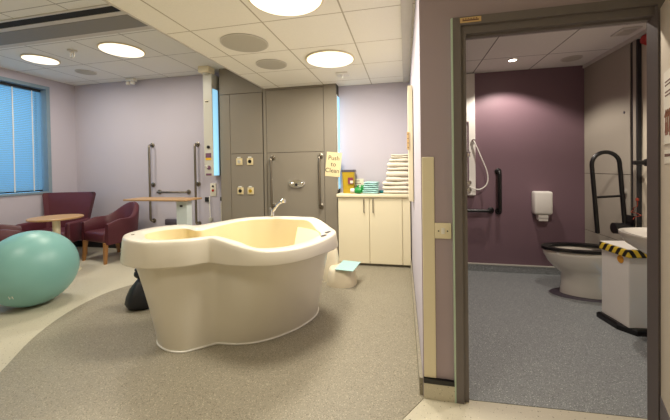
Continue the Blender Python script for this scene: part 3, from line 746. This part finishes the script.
# ------------------------------------------------------------------ bathroom
# duct panel on the right wall
bp = MB(); bp.box(XBR, XBR + .03, 3.39, YF, 0, ZB - .03); 
bpo = struct(bp.build('wall_bathroom_duct', 'joint'))
for y0, y1, z0, z1 in ((3.395, YF - .003, 1.185, ZB - .035), (3.395, YF - .003, .545, 1.18), (3.395, YF - .003, .09, .54)):
    MB().box(XBR - .008, XBR, y0, y1, z0, z1, bev=.002).build('panel', 'bathpanel', bpo)
MB().box(XBR - .001, XBR + .03, 3.364, 3.385, .0, ZB - .035).build('edge_strip', 'black', bpo); MB().box(XBR - .004, XBR + .03, 3.325, 3.362, .0, ZB - .035).build('edge_strip', 'bathpanel', bpo)
MB().box(XBR - .001, XBR + .03, 3.309, 3.325, .0, ZB - .035).build('edge_strip', 'dark', bpo)
MB().lathe([(.012, 0), (.012, -.004), (.001, -.005)], (XBR - .008, 3.47, 1.76), 12, 'x').build('fixing', 'lid', bpo, True)
t = thing('wall_mounted_shower', 'tall white shower panel with riser rail on the plum wall', 'shower', (.765, YF, .93))
MB().box(-.065, .06, -.05, 0, 0, 1.47, bev=.006).build('backing', 'white', t)
MB().tube([(-.03, -.09, .18), (-.03, -.09, .88)], .011, 10).build('riser', 'chrome', t, True)
for z in (.18, .88): MB().tube([(-.03, -.09, z), (-.03, -.05, z)], .012, 10).build('bracket', 'chrome', t, True)
MB().box(-.05, -.005, -.115, -.07, .46, .53, bev=.01).build('slider', 'chrome', t, True)
for z in (.07, .155): MB().lathe([(.032, -.05), (.032, -.075), (.025, -.09), (.001, -.09)], (-.02, 0, z), 20, 'y').build('control', 'chrome', t, True)
MB().lathe([(.02, -.05), (.02, -.07), (.012, -.075), (.001, -.075)], (.035, 0, .66), 16, 'y').build('outlet', 'chrome', t, True)
MB().tube(catopen([(.035, -.07, .66), (.06, -.08, .60), (.12, -.09, .44), (.18, -.09, .27), (.175, -.09, .14), (.10, -.09, .075), (.03, -.09, .085), (-.02, -.085, .11)], 7), .0075, 10).build('hose', 'white', t, True)
wall_rail('grab_rail', 'black vertical grab rail on the plum wall by the shower', 1.085, YF, .735, 1.215, r=.022, off=.07, mat='black', grp='black grab rails')
wall_rail('grab_rail', 'black horizontal grab rail low on the plum wall under the shower', .62, YF, .745, 1.125, r=.020, off=.07, mat='black', grp='black grab rails', horiz=True).location.x = .62
t = thing('paper_dispenser', 'white toilet paper dispenser on the plum wall', 'dispenser', (1.535, YF, .66))
MB().box(-.093, .093, -.12, 0, .06, .32, bev=.02, seg=3).build('cover', 'white', t, True)
MB().box(-.085, .085, -.105, 0, .05, .12, bev=.012).build('window', 'greymetal', t, True)
MB().lathe([(.04, -.05), (.04, .05)], (.0, -.06, .03), 20, 'x').build('paper_roll', 'white', t, True)
MB().box(-.045, .05, -.09, -.085, -.02, .06).build('paper_tail', 'white', t)
# toilet
t = thing('toilet', 'white pedestal toilet with a black seat against the greige panel', 'toilet', (XBR - .008, 3.56, .003))
def egg(x0, x1, hw, z, n=40):
    cx, a = (x0 + x1) / 2, (x1 - x0) / 2; o = []
    for i in range(n):
        an = 2 * PI * i / n; c, s_ = math.cos(an), math.sin(an)
        w = hw * (1 - .12 * (1 if c < 0 else 0) * abs(c))
        o.append((cx + a * c, math.copysign(abs(s_) ** (.8 if c > 0 else 1), s_) * w, z))
    return o
MB().rings([egg(-.50, 0, .145, .012), egg(-.49, 0, .14, .1), egg(-.49, 0, .135, .21), egg(-.55, 0, .15, .26), egg(-.61, 0, .175, .33), egg(-.645, 0, .185, .40), egg(-.65, 0, .187, .43), egg(-.64, 0, .18, .44), egg(-.60, -.05, .14, .435), egg(-.55, -.12, .10, .32), egg(-.48, -.2, .05, .26)]).build('pan', 'ceramic', t, True, ang=50)
st = MB(); A = egg(-.665, -.02, .195, 0); B = egg(-.60, -.12, .135, 0)
f = lambda P, z: [(x, y, z) for x, y, _ in P]
st.rings([f(A, .445), f(A, .47), f(B, .47), f(B, .445), f(A, .445)], False, False).build('seat', 'black', t, True, ang=40)
MB().rings([egg(-.59, 0, .19, 0), egg(-.575, 0, .18, .008)]).build('floor_gasket', 'lid', t, True)['label'] = 'dark grey patch round the foot'
for y in (-.09, .09): MB().lathe([(.014, 0), (.014, .02)], (-.56, y * 1.2, .415), 12).build('buffer', 'white', t, True)
for y in (-.08, .08): MB().box(-.08, -.03, y - .02, y + .02, .44, .475, bev=.005).build('hinge', 'black', t)
# folded-up drop rail: plane square to the right wall
t = thing('drop_rail', 'black arched drop-down support rail folded up beside the toilet', 'grab rail', (XBR - .008, 3.38, .725))
tilt = Matrix.Rotation(math.radians(-4), 4, 'Y')
arch = [(-.05, 0, .0)] + [(-.05, 0, .57)] + [(-.16 + .11 * math.cos(a), 0, .57 + .11 * math.sin(a)) for a in [i * PI / 12 for i in range(1, 12)]] + [(-.27, 0, .57), (-.27, 0, -.06)]
MB().tube(arch, .018, 12, mat=tilt).build('rail', 'black', t, True)
MB().tube([(-.05, 0, .27), (-.27, 0, .27)], .011, 10, mat=tilt).build('cross_bar', 'black', t, True)
MB().box(-.012, 0, -.05, .05, -.17, .09, bev=.004).build('wall_plate', 'black', t)
MB().lathe([(.05, -.14), (.05, -.02), (.03, -.012)], (0, 0, -.03), 20, 'x').build('hinge', 'black', t, True)
t = thing('flush_button', 'small chrome push button on the greige panel', 'button', (XBR - .008, 3.47, 1.02))
MB().lathe([(.028, 0), (.028, -.02), (.018, -.03), (.001, -.03)], axis='x', seg=20).build('button', 'chrome', t, True)
t = thing('wall_stub_rail', 'short black rail stub fixed to the white bathroom wall', 'grab rail', (XBR + .03, 3.17, 1.29))
MB().lathe([(.05, 0), (.05, -.02), (.034, -.03), (.030, -.06)], axis='x', seg=20).build('flange', 'black', t, True)
MB().tube([(-.04, 0, 0), (-.13, 0.02, 0)], .019, 12).build('bar', 'black', t, True)
t = thing('alarm_pull', 'bunched orange-red emergency cord hanging by the sink', 'cord', (XBR - .010, 3.30, .80))
rnd = random.Random(5)
MB().tube(catopen([(0, 0, .16), (0, 0, .11)] + [(rnd.uniform(-.05, .01), rnd.uniform(-.05, .05), .09 - .012 * q) for q in range(9)], 5), .003, 6).build('cord', 'redcord', t, True)
MB().lathe([(.012, 0), (.012, .02), (.004, .024)], (0, 0, .155), 12).build('toggle', 'redcord', t, True)
# waste bin with hazard tape
t = thing('clinical_bin', 'white waste bin with yellow and black striped tape in the bathroom', 'bin', (1.735, 2.93, .003), math.radians(8))
hw = .135
MB().box(-hw, hw, -hw, hw, .045, .60, bev=.006).build('body', 'white', t)
MB().box(-hw - .012, hw + .012, -hw - .012, hw + .012, .575, .635, bev=.008).build('lid_band', 'hazard', t)
MB().box(-hw - .006, hw + .006, -hw - .006, hw + .006, .635, .642, bev=.003).build('lid', 'white', t)
pl = [(-.165, .15), (-.165, -.06), (-.10, -.165), (.165, -.165), (.165, .15)]
MB().rings([[(x, y, 0) for x, y in pl], [(x, y, .035) for x, y in pl], [(x * .93, y * .93, .048) for x, y in pl]]).build('base', 'black', t)
MB().lathe([(.03, 0), (.03, .0025), (.001, .003)], seg=20, mat=Matrix.Translation((-hw - .0002, -.06, .545)) @ Matrix.Rotation(-PI / 2, 4, 'Y')).build('sticker', 'orange', t)
s = MB(); s.box(.01, .05, -.02, .005, .642, .6435); s.box(.02, .07, .03, .05, .642, .6435); s.build('print', 'brownink', t)
# basin
t = thing('wash_basin', 'white wash basin half hidden by the right door jamb', 'sink', (XBR + .03, 2.38, 0), 0)
MB().rings([oval(.10, .09, .62, -.22, 0), oval(.22, .17, .68, -.28, 0), oval(.30, .23, .76, -.315, 0), oval(.325, .25, .815, -.325, 0), oval(.325, .25, .835, -.325, 0), oval(.30, .225, .835, -.325, 0), oval(.24, .18, .78, -.325, 0), oval(.08, .06, .73, -.32, 0)]).build('bowl', 'ceramic', t, True, ang=50)
MB().box(-.14, 0, -.09, .09, .60, .80, bev=.02).build('wall_bracket', 'ceramic', t, True)
MB().tube(fillet([(-.06, 0, .825), (-.06, 0, .95), (-.20, 0, .94)], .03), .014, 12).build('tap', 'chrome', t, True)
MB().tube(fillet([(-.26, 0, .63), (-.26, 0, .48), (-.0, 0, .48)], .04), .02, 12).build('waste_pipe', 'white', t, True)
